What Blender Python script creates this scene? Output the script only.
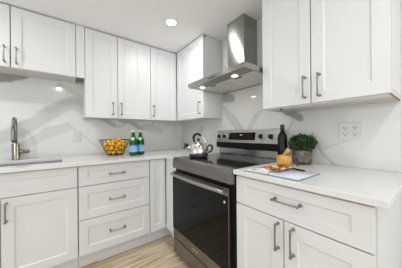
import bpy, bmesh, math, random
from mathutils import Vector, Matrix

# ---------------------------------------------------------------- clear
for o in list(bpy.data.objects):
    bpy.data.objects.remove(o, do_unlink=True)
SC = bpy.context.scene
COL = SC.collection
R = math.radians
H = 2.195          # ceiling height

# ---------------------------------------------------------------- camera
cam_d = bpy.data.cameras.new('camera')
cam = bpy.data.objects.new('camera', cam_d)
COL.objects.link(cam)
cam_d.sensor_width = 36.0
cam_d.lens = 180.289 * 36.0 / 402.0
cam_d.shift_x = 2.968 / 402.0
cam_d.shift_y = 0.466 / 402.0
cam_d.clip_start = 0.02
yaw, roll = R(36.1095), R(-0.4814)
fwd = Vector((math.sin(yaw), math.cos(yaw), 0))
rgt = Vector((math.cos(yaw), -math.sin(yaw), 0))
up = Vector((0, 0, 1))
rr = math.cos(roll) * rgt + math.sin(roll) * up
uu = -math.sin(roll) * rgt + math.cos(roll) * up
m = Matrix((rr, uu, -fwd)).transposed().to_4x4()
m.translation = Vector((-1.4673, -2.3674, 1.1295))
cam.matrix_world = m
SC.camera = cam

# ---------------------------------------------------------------- light
SC.view_settings.view_transform = 'Standard'
SC.view_settings.look = 'None'
SC.view_settings.gamma = 1.0
SC.view_settings.use_curve_mapping = False
SC.view_settings.exposure = -0.70
world = bpy.data.worlds.new('daylight')
SC.world = world
world.use_nodes = True
bg = world.node_tree.nodes['Background']
bg.inputs[0].default_value = (0.80, 0.90, 1.0, 1)
bg.inputs[1].default_value = 1.5

DOWN = [(-0.66, -0.845), (-0.90, -2.70), (-2.40, -0.90), (-1.60, -2.80), (-0.66, -4.0), (-2.90, -4.0)]
DOWN_W = [6.6, 8, 14, 7, 6, 8]

def area(name, loc, rot, sx, sy, watts, color=(1, 1, 1), shape='RECTANGLE'):
    l = bpy.data.lights.new(name, 'AREA')
    l.shape = shape
    l.size = sx
    if shape == 'RECTANGLE':
        l.size_y = sy
    l.energy = watts
    l.color = color
    o = bpy.data.objects.new(name, l)
    o.location = loc
    o.rotation_euler = rot
    COL.objects.link(o)
    return o

# added fill lamps in made-up window openings out of view, tilted upward
area('added_window_fill', (-1.9, -4.92, 1.2), (R(130), 0, 0), 2.6, 1.7, 42, (0.88, 0.94, 1.0))
area('added_window_fill', (-3.92, -2.0, 1.2), (0, R(-125), 0), 1.7, 2.0, 24, (0.88, 0.94, 1.0))

# ---------------------------------------------------------------- helpers
def tag(o, label=None, cat=None, group=None, kind=None):
    if label: o['label'] = label
    if cat: o['category'] = cat
    if group: o['group'] = group
    if kind: o['kind'] = kind
    return o

def empty(name, loc=(0, 0, 0), rz=0.0):
    o = bpy.data.objects.new(name, None)
    o.location = loc
    o.rotation_euler = (0, 0, rz)
    o.empty_display_size = 0.05
    COL.objects.link(o)
    return o

class MB:
    def __init__(s):
        s.bm = bmesh.new()
    def face(s, vs, smooth=False):
        try:
            f = s.bm.faces.new(vs); f.smooth = smooth; return f
        except ValueError:
            return None
    def box(s, x0, x1, y0, y1, z0, z1, mat=None):
        v = [s.bm.verts.new(p) for p in [(x0, y0, z0), (x1, y0, z0), (x1, y1, z0), (x0, y1, z0),
                                         (x0, y0, z1), (x1, y0, z1), (x1, y1, z1), (x0, y1, z1)]]
        for q in ((0, 3, 2, 1), (4, 5, 6, 7), (0, 1, 5, 4), (1, 2, 6, 5), (2, 3, 7, 6), (3, 0, 4, 7)):
            f = s.face([v[i] for i in q])
            if mat is not None: f.material_index = mat
        return s
    def prism(s, poly, axis, a, b):
        """poly in the two other axes, extruded along axis from a to b"""
        def P(p, t):
            if axis == 'x': return (t, p[0], p[1])
            if axis == 'y': return (p[0], t, p[1])
            return (p[0], p[1], t)
        A = [s.bm.verts.new(P(p, a)) for p in poly]
        B = [s.bm.verts.new(P(p, b)) for p in poly]
        n = len(poly)
        s.face(A); s.face(B[::-1])
        for i in range(n):
            s.face([A[i], B[i], B[(i + 1) % n], A[(i + 1) % n]])
        return s
    def tube(s, pts, r, seg=12, caps=True, smooth=True):
        pts = [Vector(p) for p in pts]
        n = len(pts)
        rs = r if isinstance(r, (list, tuple)) else [r] * n
        rings = []
        t0 = (pts[1] - pts[0]).normalized()
        a = Vector((0, 0, 1)) if abs(t0.z) < .9 else Vector((1, 0, 0))
        u = t0.cross(a).normalized()
        for i, p in enumerate(pts):
            t = (pts[min(i + 1, n - 1)] - pts[max(i - 1, 0)]).normalized()
            u = (u - t * u.dot(t)).normalized()
            w = t.cross(u)
            rings.append([s.bm.verts.new(p + rs[i] * (math.cos(2 * math.pi * k / seg) * u + math.sin(2 * math.pi * k / seg) * w)) for k in range(seg)])
        for i in range(n - 1):
            for k in range(seg):
                s.face([rings[i][k], rings[i][(k + 1) % seg], rings[i + 1][(k + 1) % seg], rings[i + 1][k]], smooth)
        if caps:
            s.face(rings[0][::-1]); s.face(rings[-1])
        return s
    def ring(s, c, rad, r, seg=40, ts=8, axis='z'):
        c = Vector(c)
        rings = []
        for i in range(seg):
            a = 2 * math.pi * i / seg
            if axis == 'z': d = Vector((math.cos(a), math.sin(a), 0)); e = Vector((0, 0, 1))
            elif axis == 'y': d = Vector((math.cos(a), 0, math.sin(a))); e = Vector((0, 1, 0))
            else: d = Vector((0, math.cos(a), math.sin(a))); e = Vector((1, 0, 0))
            rings.append([s.bm.verts.new(c + d * rad + r * (math.cos(2 * math.pi * k / ts) * d + math.sin(2 * math.pi * k / ts) * e)) for k in range(ts)])
        for i in range(seg):
            for k in range(ts):
                j = (i + 1) % seg
                s.face([rings[i][k], rings[j][k], rings[j][(k + 1) % ts], rings[i][(k + 1) % ts]], True)
        return s
    def lathe(s, prof, c=(0, 0, 0), seg=40, rad=None, smooth=True):
        """prof: [(r,z)...]; rad(angle,i) optional radius factor"""
        c = Vector(c)
        rings = []
        for i, (r, z) in enumerate(prof):
            if r < 1e-6:
                rings.append([s.bm.verts.new(c + Vector((0, 0, z)))])
            else:
                rings.append([s.bm.verts.new(c + Vector((r * (rad(2 * math.pi * k / seg, i) if rad else 1) * math.cos(2 * math.pi * k / seg),
                                                          r * (rad(2 * math.pi * k / seg, i) if rad else 1) * math.sin(2 * math.pi * k / seg), z))) for k in range(seg)])
        for i in range(len(rings) - 1):
            A, B = rings[i], rings[i + 1]
            for k in range(seg):
                j = (k + 1) % seg
                if len(A) == 1 and len(B) == 1: continue
                if len(A) == 1: s.face([A[0], B[k], B[j]][::-1], smooth)
                elif len(B) == 1: s.face([A[k], A[j], B[0]], smooth)
                else: s.face([A[k], A[j], B[j], B[k]], smooth)
        return s
    def build(s, name, mat, parent=None, loc=None, bevel=0.0, segs=2, rot=None, mats=None, subsurf=0):
        bmesh.ops.recalc_face_normals(s.bm, faces=s.bm.faces[:])
        me = bpy.data.meshes.new(name)
        s.bm.to_mesh(me); s.bm.free()
        for mm in (mats or [mat]):
            me.materials.append(mm)
        o = bpy.data.objects.new(name, me)
        COL.objects.link(o)
        if parent: o.parent = parent
        if loc: o.location = loc
        if rot: o.rotation_euler = rot
        if bevel:
            b = o.modifiers.new('bevel', 'BEVEL')
            b.width = bevel; b.segments = segs; b.limit_method = 'ANGLE'; b.angle_limit = R(35)
        if subsurf:
            b = o.modifiers.new('sub', 'SUBSURF'); b.levels = subsurf; b.render_levels = subsurf
        return o

def copy_tree(o, parent=None):
    c = o.copy()
    COL.objects.link(c)
    if parent: c.parent = parent
    for ch in list(o.children):
        copy_tree(ch, c)
    return c

# ---------------------------------------------------------------- materials
def mat(name, color, rough=0.5, metal=0.0, coat=0.0, spec=0.5, **kw):
    m = bpy.data.materials.new(name)
    m.use_nodes = True
    b = m.node_tree.nodes['Principled BSDF']
    b.inputs['Base Color'].default_value = (*color, 1)
    b.inputs['Roughness'].default_value = rough
    b.inputs['Metallic'].default_value = metal
    b.inputs['Coat Weight'].default_value = coat
    b.inputs['Specular IOR Level'].default_value = spec
    for k, v in kw.items():
        b.inputs[k].default_value = v
    return m

def nt(m):
    return m.node_tree.nodes, m.node_tree.links, m.node_tree.nodes['Principled BSDF']

def noise_color(m, c1, c2, scale=20, detail=4, stretch=(1, 1, 1), lo=.35, hi=.65, bump=0.0, coords='Object'):
    N, L, b = nt(m)
    tc = N.new('ShaderNodeTexCoord'); mp = N.new('ShaderNodeMapping')
    mp.inputs['Scale'].default_value = stretch
    L.new(tc.outputs[coords], mp.inputs[0])
    n = N.new('ShaderNodeTexNoise'); n.inputs['Scale'].default_value = scale; n.inputs['Detail'].default_value = detail
    L.new(mp.outputs[0], n.inputs['Vector'])
    r = N.new('ShaderNodeValToRGB')
    r.color_ramp.elements[0].position = lo; r.color_ramp.elements[0].color = (*c1, 1)
    r.color_ramp.elements[1].position = hi; r.color_ramp.elements[1].color = (*c2, 1)
    L.new(n.outputs['Fac'], r.inputs[0]); L.new(r.outputs[0], b.inputs['Base Color'])
    if bump:
        bp = N.new('ShaderNodeBump'); bp.inputs['Strength'].default_value = bump; bp.inputs['Distance'].default_value = .01
        L.new(n.outputs['Fac'], bp.inputs['Height']); L.new(bp.outputs[0], b.inputs['Normal'])
    return m

M = {}
M['cab'] = mat('white_cabinet_paint', (0.80, 0.80, 0.80), 0.38)
M['carcass'] = mat('white_cabinet_box', (0.74, 0.74, 0.735), 0.5)
M['wall'] = mat('painted_wall', (0.78, 0.775, 0.76), 0.7)
M['ceil'] = mat('painted_ceiling', (0.93, 0.93, 0.935), 0.85)
M['trim'] = mat('white_trim', (0.80, 0.80, 0.79), 0.45)
M['handle'] = mat('brushed_nickel_pull', (0.30, 0.29, 0.27), 0.32, 1.0)
M['rawwood'] = mat('raw_plywood_edge', (0.30, 0.19, 0.10), 0.7)
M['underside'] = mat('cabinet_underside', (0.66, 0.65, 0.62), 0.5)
M['steel'] = mat('brushed_stainless', (0.46, 0.45, 0.435), 0.28, 1.0)
M['steel_b'] = mat('brushed_stainless_panel', (0.25, 0.243, 0.23), 0.27, 1.0)
M['hood'] = mat('hood_stainless', (0.38, 0.38, 0.36), 0.22, 1.0)
M['hood_under'] = mat('hood_filter_steel', (0.74, 0.73, 0.71), 0.45, 0.6)
M['dark'] = mat('dark_enamel', (0.006, 0.006, 0.006), 0.45, 0.0, 0.0, 0.2)
M['glass_blk'] = mat('black_glass', (0.006, 0.0055, 0.005), 0.04, 0.0, spec=0.18)
M['cooktop'] = mat('black_ceramic_glass', (0.02, 0.02, 0.02), 0.09, 0.0, spec=0.7)
M['burner'] = mat('burner_ring_print', (0.10, 0.10, 0.10), 0.2)
M['chrome'] = mat('polished_chrome', (0.78, 0.77, 0.75), 0.07, 1.0)
M['ringm'] = mat('satin_knob_bezel', (0.80, 0.80, 0.79), 0.3, 0.7)
M['blk_plastic'] = mat('black_plastic', (0.01, 0.01, 0.01), 0.3)
M['nickel'] = mat('brushed_nickel_faucet', (0.30, 0.29, 0.25), 0.28, 1.0)
M['sink'] = mat('sink_steel', (0.55, 0.55, 0.54), 0.35, 0.7)
M['plate'] = mat('white_outlet_plastic', (0.74, 0.735, 0.72), 0.35)
M['slot'] = mat('outlet_slot', (0.10, 0.09, 0.08), 0.6)
M['wire'] = mat('dark_wire', (0.05, 0.045, 0.04), 0.35, 0.8)
M['orange'] = mat('orange_peel', (0.92, 0.45, 0.02), 0.35)
M['yellow'] = mat('yellow_peel', (0.97, 0.68, 0.05), 0.35)
M['green_bottle'] = mat('green_bottle_glass', (0.002, 0.085, 0.014), 0.08, spec=0.35)
M['cap'] = mat('silver_bottle_cap', (0.72, 0.74, 0.72), 0.35, 0.3)
M['neck_lbl'] = mat('pale_green_neck_label', (0.50, 0.75, 0.58), 0.5)
M['lbl'] = mat('light_blue_label', (0.27, 0.54, 0.80), 0.5)
M['lbl_dk'] = mat('navy_label_band', (0.04, 0.12, 0.36), 0.5)
M['lbl_wt'] = mat('white_label_ink', (0.85, 0.88, 0.9), 0.5)
M['red'] = mat('red_star_ink', (0.6, 0.03, 0.02), 0.5)
M['dark_bottle'] = mat('dark_wine_glass', (0.008, 0.005, 0.006), 0.12, spec=0.3)
M['stem'] = mat('tan_stem', (0.66, 0.42, 0.15), 0.6)
M['leaf'] = mat('herb_leaf', (0.03, 0.10, 0.02), 0.5)
M['soil'] = mat('dark_soil', (0.03, 0.02, 0.015), 0.9)
M['page'] = mat('page_paper', (0.74, 0.75, 0.86), 0.5)
M['page_w'] = mat('page_block', (0.80, 0.82, 0.82), 0.6)
M['cover'] = mat('teal_book_cover', (0.12, 0.24, 0.24), 0.5)
M['lamp'] = mat('downlight_lens', (0.9, 0.9, 0.88), 0.5, **{'Emission Color': (1, 0.97, 0.93, 1), 'Emission Strength': 9.0})
M['hoodlamp'] = mat('hood_lamp_lens', (0.9, 0.9, 0.88), 0.5, **{'Emission Color': (1, 0.96, 0.90, 1), 'Emission Strength': 6.0})
noise_color(M['leaf'], (0.010, 0.042, 0.008), (0.05, 0.125, 0.032), 30)
M['pump'] = noise_color(mat('orange_pumpkin_skin', (0.8, 0.4, 0.1), 0.45), (0.74, 0.36, 0.07), (0.84, 0.50, 0.15), 18)
M['stone'] = noise_color(mat('rough_stone_pot', (0.3, 0.25, 0.2), 0.9), (0.06, 0.048, 0.038), (0.27, 0.23, 0.19), 28, bump=0.8)

# brushed anisotropy on the hood
N, L, b = nt(M['hood'])
b.inputs['Anisotropic'].default_value = 0.95
tg = N.new('ShaderNodeTangent'); tg.direction_type = 'RADIAL'; tg.axis = 'Z'
L.new(tg.outputs[0], b.inputs['Tangent'])
b.inputs['Anisotropic Rotation'].default_value = 0.25

# food photo page
m = M['food'] = mat('printed_food_photo', (0.5, 0.2, 0.1), 0.4)
N, L, b = nt(m)
tc = N.new('ShaderNodeTexCoord')
v = N.new('ShaderNodeTexNoise'); v.inputs['Scale'].default_value = 22; v.inputs['Detail'].default_value = 2
L.new(tc.outputs['Object'], v.inputs['Vector'])
r = N.new('ShaderNodeValToRGB')
els = r.color_ramp.elements
els[0].position = .30; els[0].color = (0.16, 0.03, 0.02, 1)
els[1].position = .66; els[1].color = (0.85, 0.82, 0.78, 1)
for p, c in ((.45, (0.26, 0.04, 0.02, 1)), (.51, (0.50, 0.12, 0.03, 1)), (.56, (0.72, 0.38, 0.06, 1)), (.60, (0.45, 0.42, 0.12, 1))):
    e = els.new(p); e.color = c
L.new(v.outputs['Fac'], r.inputs[0]); L.new(r.outputs[0], b.inputs['Base Color'])

# wood floor: planks along x
m = M['floor'] = mat('light_oak_planks', (0.5, 0.4, 0.3), 0.42)
N, L, b = nt(m)
tc = N.new('ShaderNodeTexCoord')
br = N.new('ShaderNodeTexBrick')
br.inputs['Scale'].default_value = 1.0
br.inputs['Brick Width'].default_value = 1.25
br.inputs['Row Height'].default_value = 0.18
br.inputs['Mortar Size'].default_value = 0.002
br.inputs['Color1'].default_value = (0.0, 0.0, 0.0, 1)
br.inputs['Color2'].default_value = (1, 1, 1, 1)
br.inputs['Mortar'].default_value = (0.5, 0.5, 0.5, 1)
L.new(tc.outputs['Object'], br.inputs['Vector'])
mp = N.new('ShaderNodeMapping'); mp.inputs['Scale'].default_value = (1.3, 16, 1)
L.new(tc.outputs['Object'], mp.inputs[0])
ad = N.new('ShaderNodeVectorMath'); ad.operation = 'MULTIPLY_ADD'
ad.inputs[1].default_value = (7, 3, 0)
L.new(br.outputs['Color'], ad.inputs[0]); L.new(mp.outputs[0], ad.inputs[2])
n = N.new('ShaderNodeTexNoise'); n.inputs['Scale'].default_value = 2.2; n.inputs['Detail'].default_value = 6; n.inputs['Distortion'].default_value = .6
L.new(ad.outputs[0], n.inputs['Vector'])
r = N.new('ShaderNodeValToRGB')
els = r.color_ramp.elements
els[0].position = .30; els[0].color = (0.33, 0.225, 0.13, 1)
els[1].position = .68; els[1].color = (0.84, 0.71, 0.52, 1)
e = els.new(.48); e.color = (0.69, 0.55, 0.385, 1)
L.new(n.outputs['Fac'], r.inputs[0])
mx = N.new('ShaderNodeMix'); mx.data_type = 'RGBA'; mx.blend_type = 'MULTIPLY'
L.new(br.outputs['Fac'], mx.inputs[0]); L.new(r.outputs[0], mx.inputs[6]); mx.inputs[7].default_value = (0.45, 0.4, 0.35, 1)
L.new(mx.outputs[2], b.inputs['Base Color'])

# quartz worktop
m = M['quartz'] = mat('white_quartz', (0.82, 0.81, 0.80), 0.16)
N, L, b = nt(m)
tc = N.new('ShaderNodeTexCoord')
n = N.new('ShaderNodeTexNoise'); n.inputs['Scale'].default_value = 1.6; n.inputs['Detail'].default_value = 5; n.inputs['Distortion'].default_value = .8
L.new(tc.outputs['Object'], n.inputs['Vector'])
r = N.new('ShaderNodeValToRGB')
els = r.color_ramp.elements
els[0].position = .46; els[0].color = (0.80, 0.80, 0.79, 1)
els[1].position = .54; els[1].color = (0.80, 0.80, 0.79, 1)
e = els.new(.50); e.color = (0.775, 0.772, 0.765, 1)
L.new(n.outputs['Fac'], r.inputs[0]); L.new(r.outputs[0], b.inputs['Base Color'])

def marble(name, comps, polys, veins, swaths):
    """marble slab: comps = object axes used as the slab's (u, v); veins: (a, b, half width, strength)"""
    m = mat(name, (0.75, 0.74, 0.72), 0.09)
    N, L, b = nt(m)
    tc = N.new('ShaderNodeTexCoord')
    sp = N.new('ShaderNodeSeparateXYZ'); L.new(tc.outputs['Object'], sp.inputs[0])
    cb = N.new('ShaderNodeCombineXYZ')
    L.new(sp.outputs[comps[0]], cb.inputs[0]); L.new(sp.outputs[comps[1]], cb.inputs[1])
    n = N.new('ShaderNodeTexNoise'); n.inputs['Scale'].default_value = 7; n.inputs['Detail'].default_value = 4
    L.new(cb.outputs[0], n.inputs['Vector'])
    s1 = N.new('ShaderNodeVectorMath'); s1.operation = 'SUBTRACT'; s1.inputs[1].default_value = (.5, .5, .5)
    L.new(n.outputs['Color'], s1.inputs[0])
    s2 = N.new('ShaderNodeVectorMath'); s2.operation = 'MULTIPLY_ADD'; s2.inputs[1].default_value = (.06, .06, 0)
    L.new(s1.outputs[0], s2.inputs[0]); L.new(cb.outputs[0], s2.inputs[2])
    P = s2.outputs[0]
    def mth(op, a, bb=None, c=None, clamp=False):
        q = N.new('ShaderNodeMath'); q.operation = op; q.use_clamp = clamp
        for i, v_ in enumerate((a, bb, c)):
            if v_ is None: continue
            if isinstance(v_, (int, float)): q.inputs[i].default_value = v_
            else: L.new(v_, q.inputs[i])
        return q.outputs[0]
    def dist(a, c):
        a = Vector((a[0], a[1], 0)); c = Vector((c[0], c[1], 0)); d = c - a
        pa = N.new('ShaderNodeVectorMath'); pa.operation = 'SUBTRACT'; pa.inputs[1].default_value = a; L.new(P, pa.inputs[0])
        dt = N.new('ShaderNodeVectorMath'); dt.operation = 'DOT_PRODUCT'; dt.inputs[1].default_value = d / d.length_squared; L.new(pa.outputs[0], dt.inputs[0])
        h = mth('ADD', dt.outputs['Value'], 0.0, clamp=True)
        sc = N.new('ShaderNodeVectorMath'); sc.operation = 'SCALE'; sc.inputs[0].default_value = d; L.new(h, sc.inputs['Scale'])
        df = N.new('ShaderNodeVectorMath'); df.operation = 'DISTANCE'; L.new(pa.outputs[0], df.inputs[0]); L.new(sc.outputs[0], df.inputs[1])
        return df.outputs['Value']
    acc = None
    for chain, w, st in veins:
        for a, c in zip(chain, chain[1:]):
            d = dist(a, c)
            k = mth('MULTIPLY_ADD', d, -1.0 / w, 1.0, clamp=True)
            k = mth('MULTIPLY', k, st)
            acc = k if acc is None else mth('MAXIMUM', acc, k)
    # broad soft swaths
    for chain, w, st in swaths:
        for a, c in zip(chain, chain[1:]):
            d = dist(a, c)
            k = mth('MULTIPLY_ADD', d, -1.0 / (w * .35), 1 / .35, clamp=True)
            k = mth('MULTIPLY', k, st * 2.0)
            acc = k if acc is None else mth('MAXIMUM', acc, k)
    n2 = N.new('ShaderNodeTexNoise'); n2.inputs['Scale'].default_value = 2.5; n2.inputs['Detail'].default_value = 6
    L.new(cb.outputs[0], n2.inputs['Vector'])
    soft = mth('MULTIPLY_ADD', n2.outputs['Fac'], .5, -.2, clamp=True)
    tot = mth('ADD', acc, mth('MULTIPLY', soft, .45), clamp=True)
    mx = N.new('ShaderNodeMix'); mx.data_type = 'RGBA'
    mx.inputs[6].default_value = (0.765, 0.755, 0.725, 1); mx.inputs[7].default_value = (0.24, 0.23, 0.20, 1)
    L.new(tot, mx.inputs[0]); L.new(mx.outputs[2], b.inputs['Base Color'])
    return m

M['marble_back'] = marble('veined_marble_back', (0, 2), None,
    [([(-1.70, 1.345), (-1.552, 1.478), (-1.39, 1.560), (-1.27, 1.46)], .020, .30),
     ([(-1.95, .97), (-1.80, 1.075), (-1.617, 1.197), (-1.462, 1.252), (-1.348, 1.156), (-1.186, 1.0)], .014, .34),
     ([(-1.46, 1.66), (-1.36, 1.60), (-1.28, 1.50), (-1.06, 1.31), (-.98, 1.22)], .016, .30),
     ([(-1.18, 1.36), (-1.07, 1.30), (-.98, 1.225), (-.80, 1.30)], .016, .38),
     ([(-.96, 1.32), (-.80, 1.26), (-.66, 1.18), (-.55, 1.26), (-.45, 1.34)], .016, .34),
     ([(-.68, 1.18), (-.72, 1.05), (-.66, .92)], .012, .28)],
    [([(-2.2, .98), (-1.95, 1.11), (-1.70, 1.26), (-1.552, 1.40), (-1.39, 1.49), (-1.27, 1.38)], .075, .15), ([(-2.1, .94), (-1.80, 1.04), (-1.62, 1.15), (-1.45, 1.22)], .05, .10),
     ([(-1.60, 1.39), (-1.50, 1.46), (-1.38, 1.51), (-1.29, 1.43)], .045, .20),
     ([(-1.52, 1.66), (-1.40, 1.60), (-1.30, 1.50)], .03, .13), ([(-1.15, 1.33), (-1.0, 1.24)], .03, .22), ([(-.93, 1.31), (-.78, 1.28), (-.66, 1.20)], .028, .22), ([(-2.1, 1.60), (-1.93, 1.66), (-1.80, 1.70)], .05, .40),
     ([(-.62, 1.24), (-.40, 1.18)], .05, .12)])
M['marble_right'] = marble('veined_marble_right', (1, 2), None,
    [([(-.74, 1.52), (-.848, 1.456), (-1.031, 1.314), (-1.20, 1.13)], .018, .42),
     ([(-.80, 1.43), (-.93, 1.33), (-1.00, 1.25), (-1.12, 1.12)], .012, .36),
     ([(-1.20, 1.15), (-1.239, 1.228), (-1.287, 1.302), (-1.385, 1.355), (-1.52, 1.37), (-1.62, 1.30)], .013, .36),
     ([(-.46, 1.33), (-.486, 1.29), (-.441, 1.17), (-.40, 1.05)], .010, .34),
     ([(-.76, 1.24), (-.70, 1.14), (-.646, 1.059), (-.60, .95)], .010, .30),
     ([(-1.80, 1.14), (-1.824, 1.075), (-1.866, .97), (-1.93, .90)], .016, .40),
     ([(-1.85, 1.03), (-1.953, 1.052), (-2.05, 1.10)], .008, .25),
     ([(-1.58, 1.10), (-1.64, 1.21), (-1.70, 1.29)], .014, .34),
     ([(-.9, 1.9), (-1.1, 1.75), (-1.4, 1.70)], .014, .3)],
    [([(-1.60, 1.31), (-1.70, 1.25)], .035, .35), ([(-.86, 1.55), (-1.0, 1.52)], .06, .30), ([(-.85, 1.42), (-1.0, 1.29), (-1.13, 1.14)], .05, .12), ([(-1.24, 1.18), (-1.32, 1.30)], .03, .12), ([(-.35, 1.1), (-.45, 1.2)], .05, .12)])

# ================================================================ SETTING
def struct(name, mb, m_, **k):
    o = mb.build(name, m_, **k); o['kind'] = 'structure'; return o

XL, YR = -3.9, -4.9       # left and rear walls
struct('floor', MB().box(XL - .1, .1, YR - .1, .1, -.05, 0), M['floor'])
# ceiling with a hole-free slab; downlights are surface-recessed
struct('ceiling', MB().box(XL - .1, .1, YR - .1, .1, H, H + .05), M['ceil'])
struct('wall_back', MB().box(XL, 0, 0, .1, 0, H), M['wall'])
struct('wall_right', MB().box(0, .1, YR - .1, .1, 0, H), M['wall'])
# rear wall with a window opening added for the fill light, x -3.2..-.6, z .35..2.05
w = MB()
w.box(XL, -3.25, YR - .1, YR, 0, H); w.box(-.55, 0, YR - .1, YR, 0, H)
w.box(-3.25, -.55, YR - .1, YR, 0, .32); w.box(-3.25, -.55, YR - .1, YR, 2.08, H)
struct('wall_rear', w, M['wall'])
w = MB()
w.box(XL - .1, XL, YR, -3.05, 0, H); w.box(XL - .1, XL, -.95, 0, 0, H)
w.box(XL - .1, XL, -3.05, -.95, 0, .32); w.box(XL - .1, XL, -3.05, -.95, 2.08, H)
struct('wall_left', w, M['wall'])  # its window opening is added to admit fill light
w = MB()
for z0, z1 in ((.32, .38), (2.02, 2.08)): w.box(-3.25, -.55, YR - .08, YR + .02, z0, z1)
for x0 in (-3.25, -1.93, -.61): w.box(x0, x0 + .06, YR - .08, YR + .02, .38, 2.02)
struct('added_window_1', w, M['trim'])  # unseen window frame, added around the rear fill lamp
w = MB()
for z0, z1 in ((.32, .38), (2.02, 2.08)): w.box(XL - .08, XL + .02, -3.05, -.95, z0, z1)
for y0 in (-3.05, -2.03, -1.01): w.box(XL - .08, XL + .02, y0, y0 + .06, .38, 2.02)
struct('added_window_2', w, M['trim'])  # unseen window frame, added around the left fill lamp
struct('baseboard_right', MB().box(-.014, 0, YR, -2.232, 0, .10), M['trim'])

# marble backsplashes
bs = MB().box(-3.2, -.012, -.012, -.0005, .915, 1.72).build('backsplash', M['marble_back'])
tag(bs, 'white marble backsplash slab with grey veins behind the sink and fruit bowl', 'backsplash')
bs = MB().box(-.012, -.0005, -2.226, -.0005, .915, H - .002).build('backsplash', M['marble_right'])
tag(bs, 'white marble backsplash slab with grey veins behind the range and plant', 'backsplash')

# ================================================================ CABINET PARTS
def door_mb(x0, x1, z0, z1, st=.062, rl=.062, t=.02, str_=None):
    mb = MB()
    sr = str_ or st
    g = .0010
    x0 += g; x1 -= g; z0 += g; z1 -= g
    def rect(a, b_, c, d, y): return [mb.bm.verts.new(p) for p in ((a, y, c), (b_, y, c), (b_, y, d), (a, y, d))]
    A = rect(x0, x1, z0, z1, 0)
    B = rect(x0, x1, z0, z1, -t)
    C = rect(x0 + st, x1 - sr, z0 + rl, z1 - rl, -t)
    k = .006
    D = rect(x0 + st + k * .5, x1 - sr - k * .5, z0 + rl + k * .5, z1 - rl - k * .5, -t + .0045)
    E = rect(x0 + st + k, x1 - sr - k, z0 + rl + k, z1 - rl - k, -t + .0085)
    mb.face(A)
    for P, Q in ((A, B), (B, C), (C, D), (D, E)):
        for i in range(4):
            mb.face([P[i], P[(i + 1) % 4], Q[(i + 1) % 4], Q[i]])
    mb.face(E)
    return mb

def add_handle(parent, cx, cz, vertical=True, ln=.120, t=.02, name='handle'):
    mb = MB()
    h = ln / 2
    def P(s, y): return (cx, y, cz + s) if vertical else (cx + s, y, cz)
    for s in (-h, h):
        mb.tube([P(s, -t + .0005), P(s, -t - .004), P(s, -t - .022), P(s, -t - .032)], [.0085, .0060, .0055, .0070], 12)
    n = 10
    pts = [P(-h - .004 + (ln + .008) * i / n, -t - .029 - .004 * math.sin(math.pi * i / n)) for i in range(n + 1)]
    rs = [.0055 - .0014 * math.sin(math.pi * i / n) for i in range(n + 1)]
    mb.tube(pts, rs, 12)
    return mb.build(name, M['handle'], parent)

def add_door(cab, x0, x1, z0, z1, hx=None, hz=None, vertical=True, name='door', **k):
    d = door_mb(x0, x1, z0, z1, **k).build(name, M['cab'], cab, bevel=.0012, segs=1)
    if hx is not None:
        add_handle(d, hx, hz, vertical)
    return d

# ================================================================ BASE CABINETS (back run)  local x = world x
CB = -.597   # carcass front plane of the back run
def base_cabinet(label, x0, x1, loc, rz, depth, toe=True, loc_z=0.0, endpanel=False):
    c = empty('base_cabinet', loc, rz)
    tag(c, label, 'cabinet')
    mb = MB()
    mb.box(x0, x1, 0, .018, .143, .886)                       # face
    mb.box(x0, x0 + .018, .018, depth, .143, .886)
    mb.box(x1 - .018, x1, .018, depth, .143, .886)
    mb.box(x0 + .018, x1 - .018, .018, depth, .143, .160)
    mb.box(x0 + .018, x1 - .018, depth - .01, depth, .160, .886)
    mb.build('carcass', M['carcass'], c)
    if toe:
        MB().box(x0, x1, .075, .090, 0.001, .143).build('toe_kick', M['cab'], c)
    return c

Z1, Z2, Z3, ZT = .143, .433, .710, .876
# all back-run cabinets use an empty at their left front bottom corner
def brun(label, X0, X1):
    return base_cabinet(label, 0, X1 - X0, (X0, CB, 0), 0, .58)

c = brun('white shaker sink base cabinet with false drawer front above two doors', -2.262, -1.396)
add_door(c, .002, .862, Z3 + .002, ZT, name='drawer_front', rl=.05)
add_door(c, .002, .432, Z1, Z3 - .002, .4015, .6125)
add_door(c, .436, .862, Z1, Z3 - .002, .4625, .6125)
c = brun('white shaker base cabinet with three stacked drawers below the fruit bowl', -1.393, -.797)
wd = .596
add_door(c, .002, wd - .002, Z3 + .002, ZT, .293, .7905, False, 'drawer', rl=.05)
add_door(c, .002, wd - .002, Z2 + .002, Z3 - .002, .293, .5685, False, 'drawer', rl=.066)
add_door(c, .002, wd - .002, Z1, Z2 - .002, .293, .291, False, 'drawer', rl=.066)
c = brun('narrow white shaker corner base cabinet with one full-height door left of the range', -.794, -.621)
add_door(c, .002, .171, Z1, ZT, st=.045)
# filler beside the range (faces -x) and its toe board, parts of the corner cabinet
MB().box(.177, .195, -.246, -.023, .143, .886).build('filler_panel', M['cab'], c)
MB().box(.267, .282, -.246, .075, .001, .143).box(.1735, .2665, .075, .090, .001, .143).build('filler_toe_kick', M['cab'], c)
# left neighbour, out of frame
c = brun('white shaker base cabinet left of the sink cabinet', -2.87, -2.265)
add_door(c, .002, .603, Z1, ZT, .55, .75)
# ================================================================ BASE CABINET (right run) local x -> world -y
CRX = -.606
c = base_cabinet('white shaker base cabinet with one wide drawer over two doors right of the range', 0, .622, (CRX, -1.606, 0), R(-90), .59)
add_door(c, .002, .620, .714, ZT, .3175, .8065, False, 'drawer', rl=.047)
add_door(c, .002, .2985, Z1, .710, .2735, .6285)
add_door(c, .3025, .620, Z1, .710, .3475, .6285)
MB().box(.6222, .6235, -.0005, .589, .001, .886).build('end_panel', M['cab'], c)

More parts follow.
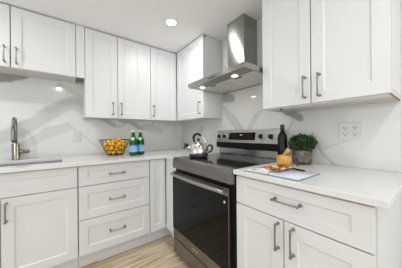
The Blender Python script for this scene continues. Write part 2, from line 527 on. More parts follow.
# ================================================================ COUNTERTOPS
def slab_cells(xs, ys, skip, z0, z1):
    mb = MB()
    V = {}
    def vert(i, j, k):
        if (i, j, k) not in V: V[(i, j, k)] = mb.bm.verts.new((xs[i], ys[j], (z0, z1)[k]))
        return V[(i, j, k)]
    keep = {(i, j) for i in range(len(xs) - 1) for j in range(len(ys) - 1)} - set(skip)
    for i, j in keep:
        for k in (0, 1):
            mb.face([vert(i, j, k), vert(i + 1, j, k), vert(i + 1, j + 1, k), vert(i, j + 1, k)])
        for (a, b_, di, dj) in (((i, j), (i + 1, j), 0, -1), ((i + 1, j), (i + 1, j + 1), 1, 0), ((i + 1, j + 1), (i, j + 1), 0, 1), ((i, j + 1), (i, j), -1, 0)):
            if (i + di, j + dj) not in keep:
                mb.face([vert(*a, 0), vert(*b_, 0), vert(*b_, 1), vert(*a, 1)])
    return mb
SX0, SX1, SY0, SY1 = -2.17, -1.50, -.53, -.14
mb = slab_cells([-2.87, SX0, SX1, -.651, -.001], [-.849, -.672, SY0, SY1, -.001], [(0, 0), (1, 0), (2, 0), (1, 2)], .8875, .914)
wt = mb.build('countertop', M['quartz'], bevel=.002)
tag(wt, 'long white quartz countertop around the sink, turning the corner to the range', 'countertop')
wt = MB().box(-.6513, -.001, -2.2627, -1.6049, .8875, .914).build('countertop', M['quartz'], bevel=.002)
tag(wt, 'short white quartz countertop under the open cookbook and potted plant', 'countertop')

# ================================================================ SINK + FAUCET
s = empty('kitchen_sink', (-1.835, -.335, .887))
tag(s, 'stainless steel undermount sink set in the left countertop', 'sink')
mb = MB()
a, b_, c_, d_ = SX0 + 1.835 - .006, SX1 + 1.835 + .006, SY0 + .335 - .006, SY1 + .335 + .006
zz = -.21
mb.box(a, b_, c_, d_, zz - .003, zz); mb.box(a - .003, a, c_, d_, zz, 0); mb.box(b_, b_ + .003, c_, d_, zz, 0)
mb.box(a, b_, c_ - .003, c_, zz, 0); mb.box(a, b_, d_, d_ + .003, zz, 0)
mb.build('basin', M['sink'], s)
mb = MB().lathe([(0, .003), (.03, .003), (.045, .006), (.048, .001)], (0, 0, zz), 24)
mb.build('drain', M['chrome'], s)
# the basin walls shown through the cut-out: steel rim line
f = empty('faucet', (-1.838, -.075, .9145))
tag(f, 'brushed nickel pull-down faucet with side lever behind the sink', 'faucet')
MB().lathe([(0, 0), (.031, 0), (.031, .004), (.0275, .007), (.0275, .145), (.024, .148), (0, .148)], seg=32).build('body', M['nickel'], f)
pts = [(0, 0, .148), (0, 0, .20), (0, 0, .30)]
for i in range(1, 13):
    a_ = math.pi * i / 12
    pts.append((0, -.050 + .050 * math.cos(a_), .318 + .055 * math.sin(a_)))
pts.append((0, -.100, .28))
MB().tube(pts, .0105, 14).build('spout', M['nickel'], f)
MB().tube([(0, -.100, .285), (0, -.100, .26), (0, -.100, .18), (0, -.100, .172)], [.012, .0145, .016, .014], 16).build('spray_head', M['nickel'], f)
MB().tube([(0, -.100, .1715), (0, -.100, .160)], .013, 16).build('spray_nozzle', M['blk_plastic'], f)
MB().tube([(.024, 0, .070), (.042, 0, .070), (.043, 0, .070), (.086, 0, .072), (.090, 0, .072)], [.019, .019, .017, .017, .015], 16).build('lever', M['nickel'], f)

# ================================================================ WALL CABINETS
CU = -.2792
def wall_cabinet(label, wid, z0, z1, loc, rz, depth=.266, side_panels=True):
    c = empty('wall_cabinet', loc, rz)
    tag(c, label, 'cabinet')
    mb = MB()
    h = z1 - z0
    t = .016
    mb.box(0, wid, 0, t, h - .03, h)
    mb.box(0, t, 0, depth, 0, h); mb.box(wid - t, wid, 0, depth, 0, h)
    mb.box(t, wid - t, 0, depth, h - t, h); mb.box(t, wid - t, depth - .006, depth, t, h - t)
    mb.box(t, wid - t, 0, t, 0, .03)
    mb.build('carcass', M['carcass'], c)
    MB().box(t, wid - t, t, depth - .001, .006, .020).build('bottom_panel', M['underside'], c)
    return c
def off(c, z0):
    return lambda z: z - z0
ZS, ZU, ZD = 1.6876, 1.3088, H - .006
hh = ZD - ZS
c = wall_cabinet('short white shaker wall cabinet with two doors above the sink', .878, ZS, ZD, (-2.268, CU, ZS), 0)
add_door(c, .002, .4365, 0, hh - .004, .406, .095)
add_door(c, .4405, .876, 0, hh - .004, .4755, .095)
c = wall_cabinet('short white shaker wall cabinet at the left, past the sink', .60, ZS, ZD, (-2.87, CU, ZS), 0)
add_door(c, .002, .598, 0, hh - .004, .55, .105)
hh = ZD - ZU
c = wall_cabinet('tall white shaker wall cabinet with two doors above the fruit bowl', .665, ZU, ZD, (-1.318, CU, ZU), 0)
add_door(c, .002, .297, 0, hh - .004, .2485, .099)
MB().box(-.0705, -.0015, -.0158, .0002, ZS - ZU, hh).build('filler_strip', M['cab'], c)
add_door(c, .300, .664, 0, hh - .004, .3325, .103, str_=.145)
c = wall_cabinet('white shaker wall cabinet with one narrow door in the corner', .352, ZU, ZD, (-.652, CU, ZU), 0)
add_door(c, .002, .350, 0, hh - .004, .0325, .107)
# right wall, left of hood
c = wall_cabinet('white shaker wall cabinet beside the left of the range hood', .563, ZU, ZD, (CU, -.2995, ZU), R(-90), .266)
add_door(c, .010, .563, 0, hh - .004, .5125, .109)
c = wall_cabinet('large white shaker wall cabinet with two doors above the cookbook', .650, ZU, ZD, (CU, -1.5765, ZU), R(-90), .266)
add_door(c, .001, .322, 0, hh - .004, .2925, .0985)
add_door(c, .326, .650, 0, hh - .004, .3695, .0985)
mb = MB().box(.6505, .6515, .0, .27, .02, hh)
mb.build('end_panel', M['cab'], c)
mb = MB().box(.645, .6505, -.004, .264, -.0065, -.0005)
mb.build('raw_edge', M['rawwood'], c)['label'] = 'bare brown wood edge'
MB().box(.004, .6445, .004, .085, -.0060, -.0005).build('front_rail', M['cab'], c)
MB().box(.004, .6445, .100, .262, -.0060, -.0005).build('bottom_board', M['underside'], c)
MB().lathe([(0, 0), (.009, 0), (.009, .009), (.006, .012), (0, .012)], seg=16).build('catch', M['blk_plastic'], c, loc=(.115, .03, -.0135))

# ================================================================ RANGE HOOD
h = empty('range_hood', (0, -1.2185, 1.587))
tag(h, 'stainless steel chimney range hood on the wall above the range', 'range hood')
hw, hd, bh = .347, .490, .040
mb = MB()
# canopy: thin band, shallow sloping top
def R4(x0, x1, y0, y1, z): return [mb.bm.verts.new(p) for p in ((x0, y0, z), (x1, y0, z), (x1, y1, z), (x0, y1, z))]
A = R4(-hd, -.013, -hw, hw, 0); B = R4(-hd, -.013, -hw, hw, bh); Cc = R4(-.21, -.013, -.115, .115, bh + .045)
A2 = R4(-hd + .008, -.021, -hw + .008, hw - .008, 0); A3 = R4(-hd + .008, -.021, -hw + .008, hw - .008, .006)
for P, Q in ((A, B), (B, Cc), (A, A2), (A2, A3)):
    for i in range(4): mb.face([P[i], P[(i + 1) % 4], Q[(i + 1) % 4], Q[i]])
mb.face(Cc); mb.face(A3)
mb.build('canopy', M['hood'], h)
MB().box(-.200, -.013, -.1005-.010, .1005-.010, bh + .03, H - 1.587 - .001).build('chimney', M['hood'], h, bevel=.0015)
# control strip + filters + lamps
MB().box(-hd + .012, -.371, -hw + .012, hw - .012, .0005, .005).build('lamp_strip', M['steel_b'], h)
for y0 in (-.331, .004):
    p = MB().box(-.365, -.035, y0, y0 + .327, -.001, .005).build('filter', M['hood_under'], h, bevel=.001)
    MB().box(-.352, -.338, y0 + (.10 if y0 > 0 else .13), y0 + (.17 if y0 > 0 else .20), -.004, -.0011).build('filter_latch', M['dark'], p)
for y in (.232, -.182):
    p = MB().lathe([(0, 0), (.026, 0), (.026, .004), (0, .004)], seg=24).build('lamp', M['hoodlamp'], h, loc=(-.402, y, -.0035))
    MB().ring((0, 0, 0), .028, .003, 28, 8).build('lamp_ring', M['chrome'], p)
    l = area('hood_lamp_light', (-.402, -1.2185 + y, 1.579), (0, 0, 0), .045, .045, .55, (1, .95, .87), 'DISK')
for k in range(5):
    MB().box(-hd - .0015, -hd, -.048 + .017 * k, -.038 + .017 * k, .012, .019).build('button', M['dark'], h)

# ================================================================ RANGE
RX = -.662
g = empty('kitchen_range', (0, -1.2265, 0))
tag(g, 'stainless steel electric range with black glass oven door and cooktop', 'range')
hwid = .3745
MB().box(-.625, -.015, -hwid, hwid, .035, .905).build('body', M['dark'], g)
MB().box(-.640, -.085, -hwid, hwid, .9055, .917).build('cooktop', M['cooktop'], g, bevel=.002)
for (x, y, r_) in ((-.50, .19, .105), (-.50, -.19, .085), (-.24, .19, .08), (-.24, -.19, .105)):
    mb = MB()
    seg = 48
    va = [mb.bm.verts.new((x + r_ * math.cos(2 * math.pi * k / seg), y + r_ * math.sin(2 * math.pi * k / seg), .9175)) for k in range(seg)]
    vb = [mb.bm.verts.new((x + (r_ - .003) * math.cos(2 * math.pi * k / seg), y + (r_ - .003) * math.sin(2 * math.pi * k / seg), .9175)) for k in range(seg)]
    for k in range(seg): mb.face([va[k], va[(k + 1) % seg], vb[(k + 1) % seg], vb[k]])
    mb.build('burner_ring', M['burner'], g)
# front steel lip with inset rectangle
mb = MB()
y0, y1 = -hwid, hwid
mb.prism([(RX, .822), (RX, .878), (RX + .006, .905), (RX + .018, .9175), (RX + .034, .9185), (RX + .034, .822)], 'y', y0, y1)
fp = mb.build('front_panel', M['steel_b'], g, bevel=.001)
MB().box(RX - .0025, RX - .0002, -hwid + .045, hwid - .02, .832, .870).build('trim_plate', M['steel_b'], fp, bevel=.001)
# oven door
d0, d1 = -.345, .3735
od = MB().box(RX + .004, RX + .035, d0, d1, .178, .790).build('oven_door', M['steel_b'], g, bevel=.002)
MB().box(RX - .0005, RX + .0038, d0 + .002, d1 - .002, .262, .738).build('door_glass', M['glass_blk'], od)
# handle: flat wide bowed bar
mb = MB()
n = 16
secs = []
for i in range(n + 1):
    t_ = i / n
    y = d0 + .018 + (d1 - d0 - .024) * t_
    bow = .008 * math.sin(math.pi * t_)
    xc = RX - .028 - bow
    zc = .770 - .004 * math.sin(math.pi * t_)
    secs.append([mb.bm.verts.new((xc + .007 * math.cos(q), y, zc + .0125 * math.sin(q))) for q in [2 * math.pi * k / 14 for k in range(14)]])
for i in range(n):
    for k in range(14): mb.face([secs[i][k], secs[i][(k + 1) % 14], secs[i + 1][(k + 1) % 14], secs[i + 1][k]], True)
mb.face(secs[0]); mb.face(secs[-1])
for y in (d0 + .030, d1 - .018):
    mb.box(RX - .028, RX + .004, y - .008, y + .008, .758, .780)
mb.build('handle', M['steel'], od)
MB().tube([(RX - .0012, d0 + .03, .700), (RX - .0005, d0 + .03, .700)], .008, 20).build('badge', M['lbl_wt'], od)['label'] = 'small white round symbol'
MB().box(RX + .0030, RX + .0039, -.02, .06, .212, .222).build('nameplate', M['steel'], od)
# storage drawer
MB().box(RX + .004, RX + .032, d0, d1, .036, .168).build('drawer', M['steel_b'], g, bevel=.003)
for y in (d1 - .03, d0 + .03):
    MB().tube([(RX + .06, y, .0005), (RX + .06, y, .036)], [.016, .013], 14).build('foot', M['blk_plastic'], g)
    MB().tube([(-.08, y, .0005), (-.08, y, .036)], [.016, .013], 14).build('foot', M['blk_plastic'], g)
# backguard
bgd = empty('x'); bpy.data.objects.remove(bgd)
b0, b1 = -.364, .390
mb = MB()
mb.prism([(-.088, 1.040), (-.070, 1.166), (-.050, 1.172), (-.014, 1.172), (-.014, .9185), (-.048, .9185), (-.048, .985), (-.080, 1.032)], 'y', b0 + 0, b1)
bgd = mb.build('backguard', M['steel'], g, bevel=.0015)
MB().prism([(-.0895, .990), (-.0905, 1.046), (-.084, 1.046), (-.0495, .980)], 'y', b0 - .001, b1 + .001).build('vent_ledge', M['dark'], bgd)
tilt = math.atan2(.018, .126)
def on_face(mb, name, m_, parent, y, z, rot=True):
    """place a mesh built facing -x at (y, z) on the leaning face of the backguard"""
    x = -.088 + (z - 1.040) * (.018 / .126)
    return mb.build(name, m_, parent, loc=(x, y, z), rot=(0, tilt, 0))
dp = on_face(MB().box(-.0025, .0, -.165, .160, -.034, .040), 'display', M['glass_blk'], bgd, .045, 1.105)
MB().box(-.0030, -.0026, -.014, .014, .012, .020).build('display_mark', M['lbl_wt'], dp)
for y in (.345, .266, -.185, -.280):
    mb = MB()
    mb.tube([(0, 0, 0), (-.003, 0, 0), (-.0035, 0, 0), (-.022, 0, 0), (-.024, 0, 0)], [.028, .028, .021, .019, .017], 28)
    mb.box(-.031, -.023, -.004, .004, -.0175, .0175)
    k = on_face(mb, 'knob', M['blk_plastic'], bgd, y, 1.106)
    MB().ring((-.004, 0, 0), .0265, .0048, 32, 8, 'x').build('knob_ring', M['ringm'], k)

# ================================================================ KETTLE
k = empty('kettle', (-.462, -.995, .9176), R(-30))
k.scale = (1.12, 1.12, 1.08)
tag(k, 'polished chrome kettle with black spout cap and looping handle on the cooktop', 'kettle')
MB().lathe([(0, 0), (.066, 0), (.072, .004), (.074, .012), (.079, .016), (.083, .035), (.084, .055), (.078, .082), (.062, .105), (.042, .118), (.038, .121), (0, .121)], seg=48).build('body', M['chrome'], k)
MB().lathe([(.0745, .001), (.0755, .001), (.0765, .012), (.0755, .014), (.0745, .012)], seg=48).build('base_ring', M['blk_plastic'], k)
ld = MB().lathe([(.040, .1215), (.037, .127), (.020, .133), (0, .134)], seg=32).build('lid', M['chrome'], k)
MB().lathe([(.005, .134), (.006, .142), (.013, .147), (.013, .156), (.008, .161), (0, .162)], seg=20).build('lid_knob', M['blk_plastic'], ld)
# local axes: -x to the left in the photo (spout), +x right (handle root)
sp = MB().tube([(-.060, 0, .070), (-.080, 0, .084), (-.093, 0, .098)], [.024, .017, .014], 18).build('spout', M['chrome'], k)
MB().tube([(-.090, 0, .094), (-.100, 0, .106), (-.110, 0, .112), (-.118, 0, .106)], [.0165, .0175, .013, .008], 16).build('spout_cap', M['blk_plastic'], sp)
MB().tube([(-.112, 0, .100), (-.120, 0, .088), (-.116, 0, .074)], [.006, .007, .006], 10).build('whistle_lever', M['blk_plastic'], sp)
hp = [(.052, 0, .100), (.060, 0, .125), (.054, 0, .150), (.039, 0, .172), (.022, 0, .184)]
hn = MB().tube(hp, [.008, .007, .007, .0075, .008], 12).build('handle_arm', M['chrome'], k)
gp = [(.022, 0, .184), (.005, 0, .197), (-.014, 0, .202), (-.031, 0, .193), (-.042, 0, .173), (-.039, 0, .148), (-.030, 0, .126)]
MB().tube(gp, [.009, .0115, .012, .012, .011, .009, .006], 14).build('handle_grip', M['blk_plastic'], k)
lp = [(.074, 0, .088), (.094, 0, .104), (.112, 0, .098), (.119, 0, .076), (.110, 0, .052), (.092, 0, .040), (.080, 0, .044)]
MB().tube(lp, [.006, .008, .009, .009, .008, .007, .006], 12).build('side_loop', M['blk_plastic'], k)

# ================================================================ FRUIT BOWL
BX, BY, BZ = -1.045, -.27, .9142
bw = empty('wire_fruit_basket', (BX, BY, BZ))
tag(bw, 'dark wire fruit basket heaped with small oranges and lemons on the countertop', 'basket')
r0, r1, h0, h1 = .082, .153, .012, .166
mb = MB()
for rr_, z in ((r0, h0), (r0 + (r1 - r0) * .33, h0 + (h1 - h0) * .33), (r0 + (r1 - r0) * .66, h0 + (h1 - h0) * .66)):
    mb.ring((0, 0, z), rr_, .0014, 48, 6)
nw = 20
for i in range(nw):
    a0 = 2 * math.pi * i / nw
    for sgn in (1, -1):
        pts = []
        for q in range(7):
            t_ = q / 6
            a_ = a0 + sgn * t_ * .55
            r_ = r0 + (r1 - r0) * t_
            pts.append((r_ * math.cos(a_), r_ * math.sin(a_), h0 + (h1 - h0) * t_))
        mb.tube(pts, .0011, 5, caps=False)
mb.build('wire_mesh', M['wire'], bw)
MB().ring((0, 0, h1), r1, .0024, 60, 8).build('rim', M['wire'], bw)
mb = MB()
for i in range(-3, 4):
    o_ = i * .024
    l_ = math.sqrt(max(r0 * r0 - o_ * o_, 0))
    mb.tube([(-l_, o_, h0), (l_, o_, h0)], .0014, 6); mb.tube([(o_, -l_, h0), (o_, l_, h0)], .0014, 6)
mb.build('base_grid', M['wire'], bw)
for i in range(4):
    a_ = math.pi / 4 + i * math.pi / 2
    MB().tube([(r0 * math.cos(a_), r0 * math.sin(a_), h0), (1.03 * r0 * math.cos(a_), 1.03 * r0 * math.sin(a_), .0045)], [.002, .0045], 10).build('foot', M['wire'], bw)

random.seed(5)
fr = []
NF = 58
for i in range(NF):
    rad = random.uniform(.0205, .0235)
    a_ = random.uniform(0, 2 * math.pi); q = math.sqrt(random.random()) * .09
    fr.append([q * math.cos(a_), q * math.sin(a_), .05 + i * .0045, rad])
for it in range(420):
    grav = .0012 if it < 300 else (.0004 if it < 370 else 0.0)
    for f_ in fr:
        f_[2] -= grav
        f_[0] *= 1 - grav * 4; f_[1] *= 1 - grav * 4
    for sub in range(4 if it < 400 else 12):
        for i in range(NF):
            for j in range(i + 1, NF):
                a_, b2 = fr[i], fr[j]
                dz = a_[2] - b2[2]
                s_ = a_[3] + b2[3] + .0006
                if abs(dz) > s_: continue
                dx, dy = a_[0] - b2[0], a_[1] - b2[1]
                d2 = dx * dx + dy * dy + dz * dz
                if d2 < s_ * s_:
                    d = math.sqrt(d2) + 1e-9; p_ = (s_ - d) * .5 / d
                    a_[0] += dx * p_; a_[1] += dy * p_; a_[2] += dz * p_
                    b2[0] -= dx * p_; b2[1] -= dy * p_; b2[2] -= dz * p_
        sl = (r1 - r0) / (h1 - h0); cs = math.cos(math.atan(sl))
        for f_ in fr:
            if f_[2] < h0 + .0015 + f_[3]: f_[2] = h0 + .0015 + f_[3]
            lim = r0 + sl * (min(f_[2], h1) - h0) - (f_[3] + .002) / cs
            rr_ = math.hypot(f_[0], f_[1])
            if rr_ > lim: f_[0] *= lim / rr_; f_[1] *= lim / rr_
def fruit_proto(name, m_, lemon):
    mb = MB()
    prof = []
    for i in range(13):
        t_ = math.pi * i / 12
        r_ = math.sin(t_); z = -math.cos(t_)
        if lemon: z *= 1.0 + (.16 if i in (0, 12) else 0); r_ *= .93
        prof.append((max(r_, 0) if 0 < i < 12 else 0, z))
    mb.lathe(prof, seg=18)
    o = mb.build(name, m_)
    return o
po = fruit_proto('orange', M['orange'], False)
pl_ = fruit_proto('lemon', M['yellow'], True)
first = {'o': True, 'l': True}
for i, f_ in enumerate(fr):
    lem = (i * 7 % 10) < 4
    src = pl_ if lem else po
    key = 'l' if lem else 'o'
    o = src if first[key] else src.copy()
    if not first[key]: COL.objects.link(o)
    first[key] = False
    o.location = (BX + f_[0], BY + f_[1], BZ + f_[2])
    o.scale = (f_[3],) * 3
    o.rotation_euler = (random.uniform(0, 3), random.uniform(0, 3), random.uniform(0, 6)) if not lem else (random.uniform(1, 2), random.uniform(-.4, .4), random.uniform(0, 6))
    if lem: o.scale = (f_[3] * .98, f_[3] * .98, f_[3] * .9)
    tag(o, 'small yellow lemon in the heaped wire fruit basket' if lem else 'small round orange in the heaped wire fruit basket',
        'lemon' if lem else 'orange', 'lemons in the wire basket' if lem else 'oranges in the wire basket')

# ================================================================ BOTTLES
def bent_text(body, size, rad, zc, m_, parent, name):
    cu = bpy.data.curves.new('t', 'FONT'); cu.body = body; cu.size = size; cu.align_x = 'CENTER'; cu.align_y = 'CENTER'; cu.extrude = .0002
    to = bpy.data.objects.new('t', cu); COL.objects.link(to)
    dg = bpy.context.evaluated_depsgraph_get()
    me = bpy.data.meshes.new_from_object(to.evaluated_get(dg))
    bpy.data.objects.remove(to)
    for v_ in me.vertices:
        a_ = v_.co.x / rad
        r_ = rad + .0004 + v_.co.z
        z = v_.co.y
        v_.co = (r_ * math.sin(a_), -r_ * math.cos(a_), zc + z)
    me.materials.clear(); me.materials.append(m_)
    o = bpy.data.objects.new(name, me); COL.objects.link(o); o.parent = parent
    return o
def water_bottle(loc, label):
    b_ = empty('water_bottle', loc, R(-28))
    b_.scale = (1.09, 1.09, .93)
    tag(b_, label, 'bottle', 'green water bottles on the countertop')
    MB().lathe([(0, .004), (.025, 0), (.0355, .003), (.0375, .010), (.0375, .155), (.036, .168), (.029, .190), (.0205, .208), (.0165, .228), (.0150, .258), (.0155, .262), (.0155, .268), (.0135, .270), (0, .270)], seg=40).build('glass_body', M['green_bottle'], b_)
    MB().lathe([(.0160, .262), (.0168, .263), (.0168, .280), (.0150, .284), (0, .284)], seg=28).build('cap', M['cap'], b_)
    lb = MB().lathe([(.0378, .040), (.0380, .041), (.0380, .117), (.0378, .118)], seg=48).build('label_wrap', M['lbl'], b_)
    MB().lathe([(.0381, .100), (.0383, .1005), (.0383, .1145), (.0381, .115)], seg=48).build('label_band', M['lbl_dk'], lb)
    bent_text('S.PELLEGRINO', .0120, .0384, .1075, M['lbl_wt'], lb, 'label_lettering')
    st = MB()
    n_ = 10; vs = []
    for i in range(n_):
        a_ = math.pi / 2 + 2 * math.pi * i / n_; r_ = .012 if i % 2 == 0 else .005
        x_ = r_ * math.cos(a_); z_ = .072 + r_ * math.sin(a_)
        vs.append(st.bm.verts.new((.0384 * math.sin(x_ / .0384), -.0384 * math.cos(x_ / .0384), z_)))
    c_ = st.bm.verts.new((0, -.0386, .072))
    for i in range(n_): st.face([c_, vs[i], vs[(i + 1) % n_]])
    st.build('label_star', M['red'], lb)
    # oval neck label
    nk = MB(); rows = []
    prof = [(.0375, .150), (.0355, .170), (.0298, .190), (.0213, .208)]
    for j in range(9):
        t_ = j / 8; z_ = .172 + .034 * t_
        for q in range(3):
            if prof[q][1] <= z_ <= prof[q + 1][1] + 1e-6:
                u_ = (z_ - prof[q][1]) / (prof[q + 1][1] - prof[q][1]); r_ = prof[q][0] + u_ * (prof[q + 1][0] - prof[q][0])
        hw_ = .0185 * math.sqrt(max(1 - (2 * t_ - 1) ** 2, .02))
        r_ += .0018
        rows.append([nk.bm.verts.new((r_ * math.sin(hw_ * s_ / 4 / r_), -r_ * math.cos(hw_ * s_ / 4 / r_), z_)) for s_ in range(-4, 5)])
    for j in range(8):
        for s_ in range(8): nk.face([rows[j][s_], rows[j][s_ + 1], rows[j + 1][s_ + 1], rows[j + 1][s_]], True)
    nk.build('neck_label', M['neck_lbl'], b_)
    return b_
water_bottle((-.898, -.428, .9145), 'green glass water bottle with blue label, nearer the fruit basket')
water_bottle((-.810, -.390, .9145), 'green glass water bottle with blue label, farther from the fruit basket')

# ================================================================ DARK BOTTLE
b_ = empty('wine_bottle', (-.150, -1.642, .9145))
tag(b_, 'dark slim glass bottle standing behind the orange pumpkin', 'bottle')
MB().lathe([(0, .003), (.025, 0), (.032, .003), (.0335, .010), (.0335, .185), (.031, .203), (.022, .220), (.0145, .232), (.0135, .262), (0, .262)], seg=36).build('glass_body', M['dark_bottle'], b_)
MB().lathe([(.0145, .240), (.0152, .241), (.0152, .280), (.0140, .284), (0, .284)], seg=24).build('cap', M['blk_plastic'], b_)

# ================================================================ PUMPKIN
p = empty('pumpkin', (-.258, -1.711, .9145), R(20))
p.scale = (.9, .9, .92)
tag(p, 'small orange ribbed pumpkin with a thick tan stem leaning right', 'pumpkin')
prof = [(0, .004), (.020, .001), (.036, .004), (.047, .016), (.0525, .034), (.0525, .056), (.048, .069), (.034, .0745), (.014, .071), (0, .066)]
MB().lathe(prof, seg=96, rad=lambda a, i: 1 - .075 * abs(math.cos(5 * a)) ** .0 * (1 - abs(math.sin(5 * a))) ** 1.5).build('flesh', M['pump'], p)
# stem leans to the right in the photo: towards -y
st = MB().tube([(0, .010, .064), (.002, -.006, .078), (.004, -.028, .098), (.004, -.050, .118)], [.016, .0125, .0125, .0145], 10)
st.build('stem', M['stem'], p, rot=(0, 0, R(-50)))

# ================================================================ PLANT
pp = empty('potted_plant', (-.112, -1.766, .9145))
tag(pp, 'bushy green herb plant in a rough stone pot by the backsplash', 'plant')
random.seed(3)
jit = [[1 + random.uniform(-.025, .025) for _ in range(36)] for _ in range(10)]
prof = [(0, 0), (.052, 0), (.057, .004), (.060, .03), (.062, .06), (.063, .090), (.061, .097), (.056, .097), (.053, .085), (0, .084)]
MB().lathe(prof, seg=36, rad=lambda a, i: jit[i][int(round(a / (2 * math.pi) * 36)) % 36]).build('pot', M['stone'], pp)
MB().lathe([(0, .086), (.051, .086), (.051, .0845)], seg=24).build('soil', M['soil'], pp)
random.seed(11)
lf = MB(); sm = MB()
for i in range(26):
    a_ = random.uniform(0, 6.28); q = random.uniform(.01, .05)
    t_ = random.uniform(.05, .085)
    sm.tube([(q * math.cos(a_), q * math.sin(a_), .08), (q * 1.3 * math.cos(a_), q * 1.3 * math.sin(a_), .12), (t_ * math.cos(a_), t_ * math.sin(a_), random.uniform(.13, .17))], .0012, 5)
sm.build('stems', mat('green_stem', (0.05, 0.09, 0.02), .6), pp)
for i in range(2600):
    u_ = random.uniform(-.75, 1); a_ = random.uniform(0, 2 * math.pi)
    q = random.uniform(.55, 1.0) ** .6
    s_ = math.sqrt(1 - u_ * u_)
    nrm = Vector((s_ * math.cos(a_), s_ * math.sin(a_), u_))
    wob = 1 + .10 * math.sin(5 * a_ + 3 * u_) + .06 * math.sin(9 * a_ - 5 * u_)
    c_ = Vector((nrm.x * .083 * q * wob, nrm.y * .083 * q * wob, .145 + nrm.z * .061 * q * wob))
    if c_.x > .090: c_.x = .090
    if c_.z < .10 and math.hypot(c_.x, c_.y) < .062: continue
    d = (nrm + Vector((random.uniform(-1, 1), random.uniform(-1, 1), random.uniform(-.5, 1)))).normalized()
    sd = d.cross(Vector((random.uniform(-1, 1), random.uniform(-1, 1), random.uniform(-1, 1)))).normalized()
    l_ = random.uniform(.009, .014); w_ = l_ * .38
    up_ = d.cross(sd)
    v4 = [lf.bm.verts.new(c_), lf.bm.verts.new(c_ + d * l_ * .5 + sd * w_ + up_ * .001), lf.bm.verts.new(c_ + d * l_), lf.bm.verts.new(c_ + d * l_ * .5 - sd * w_ + up_ * .001)]
    lf.face(v4)
lf.build('foliage', M['leaf'], pp)

# ================================================================ COOKBOOK
bk = empty('open_cookbook', (-.505, -1.825, .9143))
bk.scale = (.97, .95, 1)
tag(bk, 'open cookbook with a food photo page lying on the countertop', 'book')
# local: x depth (-.125 front .. .12 back), y: + left page, - right page
def sheet(mb, y0, y1, zf, x0, x1, n=14, th=None, smooth=True):
    top, bot = [], []
    for i in range(n + 1):
        t_ = i / n; y = y0 + (y1 - y0) * t_
        z, zb = zf(t_)
        top.append([mb.bm.verts.new((x, y, z)) for x in (x0, x1)])
        bot.append([mb.bm.verts.new((x, y, zb)) for x in (x0, x1)])
    for i in range(n):
        mb.face([top[i][0], top[i][1], top[i + 1][1], top[i + 1][0]], smooth)
        mb.face([bot[i][0], bot[i][1], bot[i + 1][1], bot[i + 1][0]], smooth)
        for k_ in (0, 1): mb.face([top[i][k_], top[i + 1][k_], bot[i + 1][k_], bot[i][k_]])
    mb.face([top[0][0], top[0][1], bot[0][1], bot[0][0]]); mb.face([top[n][0], top[n][1], bot[n][1], bot[n][0]])
    return mb
X0, X1 = -.122, .118
MB().box(X0 - .004, X1 + .004, -.162, .158, .0005, .0035).build('cover', M['cover'], bk)
zr = lambda t: (.0075 + .010 * math.exp(-((t) * 5) ** 2 * .3) * (1 if t > .0 else .6), .0036)
sheet(MB(), -.004, -.158, lambda t: (.008 + .007 * math.exp(-(t - .12) ** 2 / .03), .0036), X0, X1).build('right_pages', M['page'], bk)
zl = lambda t: .008 + .020 * math.exp(-(t - .30) ** 2 / .06)
sheet(MB(), .004, .155, lambda t: (zl(t), .0036), X0, X1).build('left_pages', M['page_w'], bk)
sheet(MB(), .012, .140, lambda t: (zl(.05 + t * .85) + .0012, zl(.05 + t * .85) + .0004), X0 + .03, X1 - .004).build('food_picture', M['food'], bk)
# a page standing curled at the gutter
sheet(MB(), .002, -.055, lambda t: (.016 + .022 * math.sin(math.pi * min(t * .75, 1)), .0155 + .022 * math.sin(math.pi * min(t * .75, 1))), X0 + .004, X1, smooth=True).build('curled_page', M['food'], bk)

pn = MB().tube([(0, -.038, .0), (0, -.035, .0), (0, .030, 0), (0, .038, 0)], [.003, .0045, .0045, .0015], 10).build('thin_stick', M['blk_plastic'], loc=(-.425, -1.885, .929), rot=(0, 0, R(-10)))  # thin black tapered rod lying over the right page
tag(pn, 'slim black stick resting on the cookbook page by the pot', 'thin_stick')

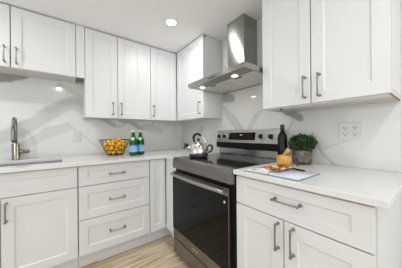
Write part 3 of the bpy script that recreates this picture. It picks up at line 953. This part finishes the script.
# ================================================================ OUTLETS
def outlet(loc, rz, w_, h_, cols, label, rocker=False):
    o = empty('wall_outlet', loc, rz); tag(o, label, 'outlet')
    pl = MB().box(-w_ / 2, w_ / 2, -.006, -.0003, -h_ / 2, h_ / 2).build('face_plate', M['plate'], o, bevel=.002)
    for cx in cols:
        if rocker:
            MB().box(cx - .017, cx + .017, -.0095, -.0062, -.034, .034).build('rocker', M['plate'], pl, bevel=.001); continue
        for z in (-.020, .020):
            rc = MB().tube([(cx, -.0062, z), (cx, -.0082, z)], .0165, 24).build('receptacle', M['plate'], pl)
            mb = MB()
            mb.box(cx - .0080, cx - .0052, -.0089, -.0083, z - .002, z + .009)
            mb.box(cx + .0052, cx + .0080, -.0089, -.0083, z - .002, z + .009)
            mb.tube([(cx, -.0083, z - .0085), (cx, -.0089, z - .0085)], .0034, 12)
            mb.build('slots', M['slot'], rc)
    return o
outlet((-.0122, -2.012, 1.142), R(-90), .110, .112, (-.024, .024), 'white double wall outlet with four receptacles on the right backsplash')
outlet((-1.380, -.0122, 1.122), 0, .076, .112, (0,), 'white single wall plate on the backsplash left of the fruit basket', True)

# ================================================================ DOWNLIGHTS
labels = ['round recessed ceiling downlight glowing above the corner of the kitchen',
          'round recessed ceiling downlight behind the camera near the right wall',
          'round recessed ceiling downlight above the sink counter',
          'round recessed ceiling downlight behind the camera at the left',
          'round recessed ceiling downlight near the rear wall at the right',
          'round recessed ceiling downlight near the rear wall at the left']
for (x, y), wv, lb in zip(DOWN, DOWN_W, labels):
    d = empty('ceiling_downlight', (x, y, H)); tag(d, lb, 'ceiling light', 'recessed ceiling downlights')
    MB().lathe([(0, -.004), (.046, -.004), (.046, -.0005), (0, -.0005)], seg=36).build('lens', M['lamp'], d)
    MB().lathe([(.0465, -.0005), (.0465, -.006), (.052, -.007), (.062, -.003), (.062, -.0005)], seg=40).build('trim_ring', M['trim'], d)
    area('downlight_light', (x, y, H - .008), (0, 0, 0), .088, .088, wv, (1, .98, .96), 'DISK')
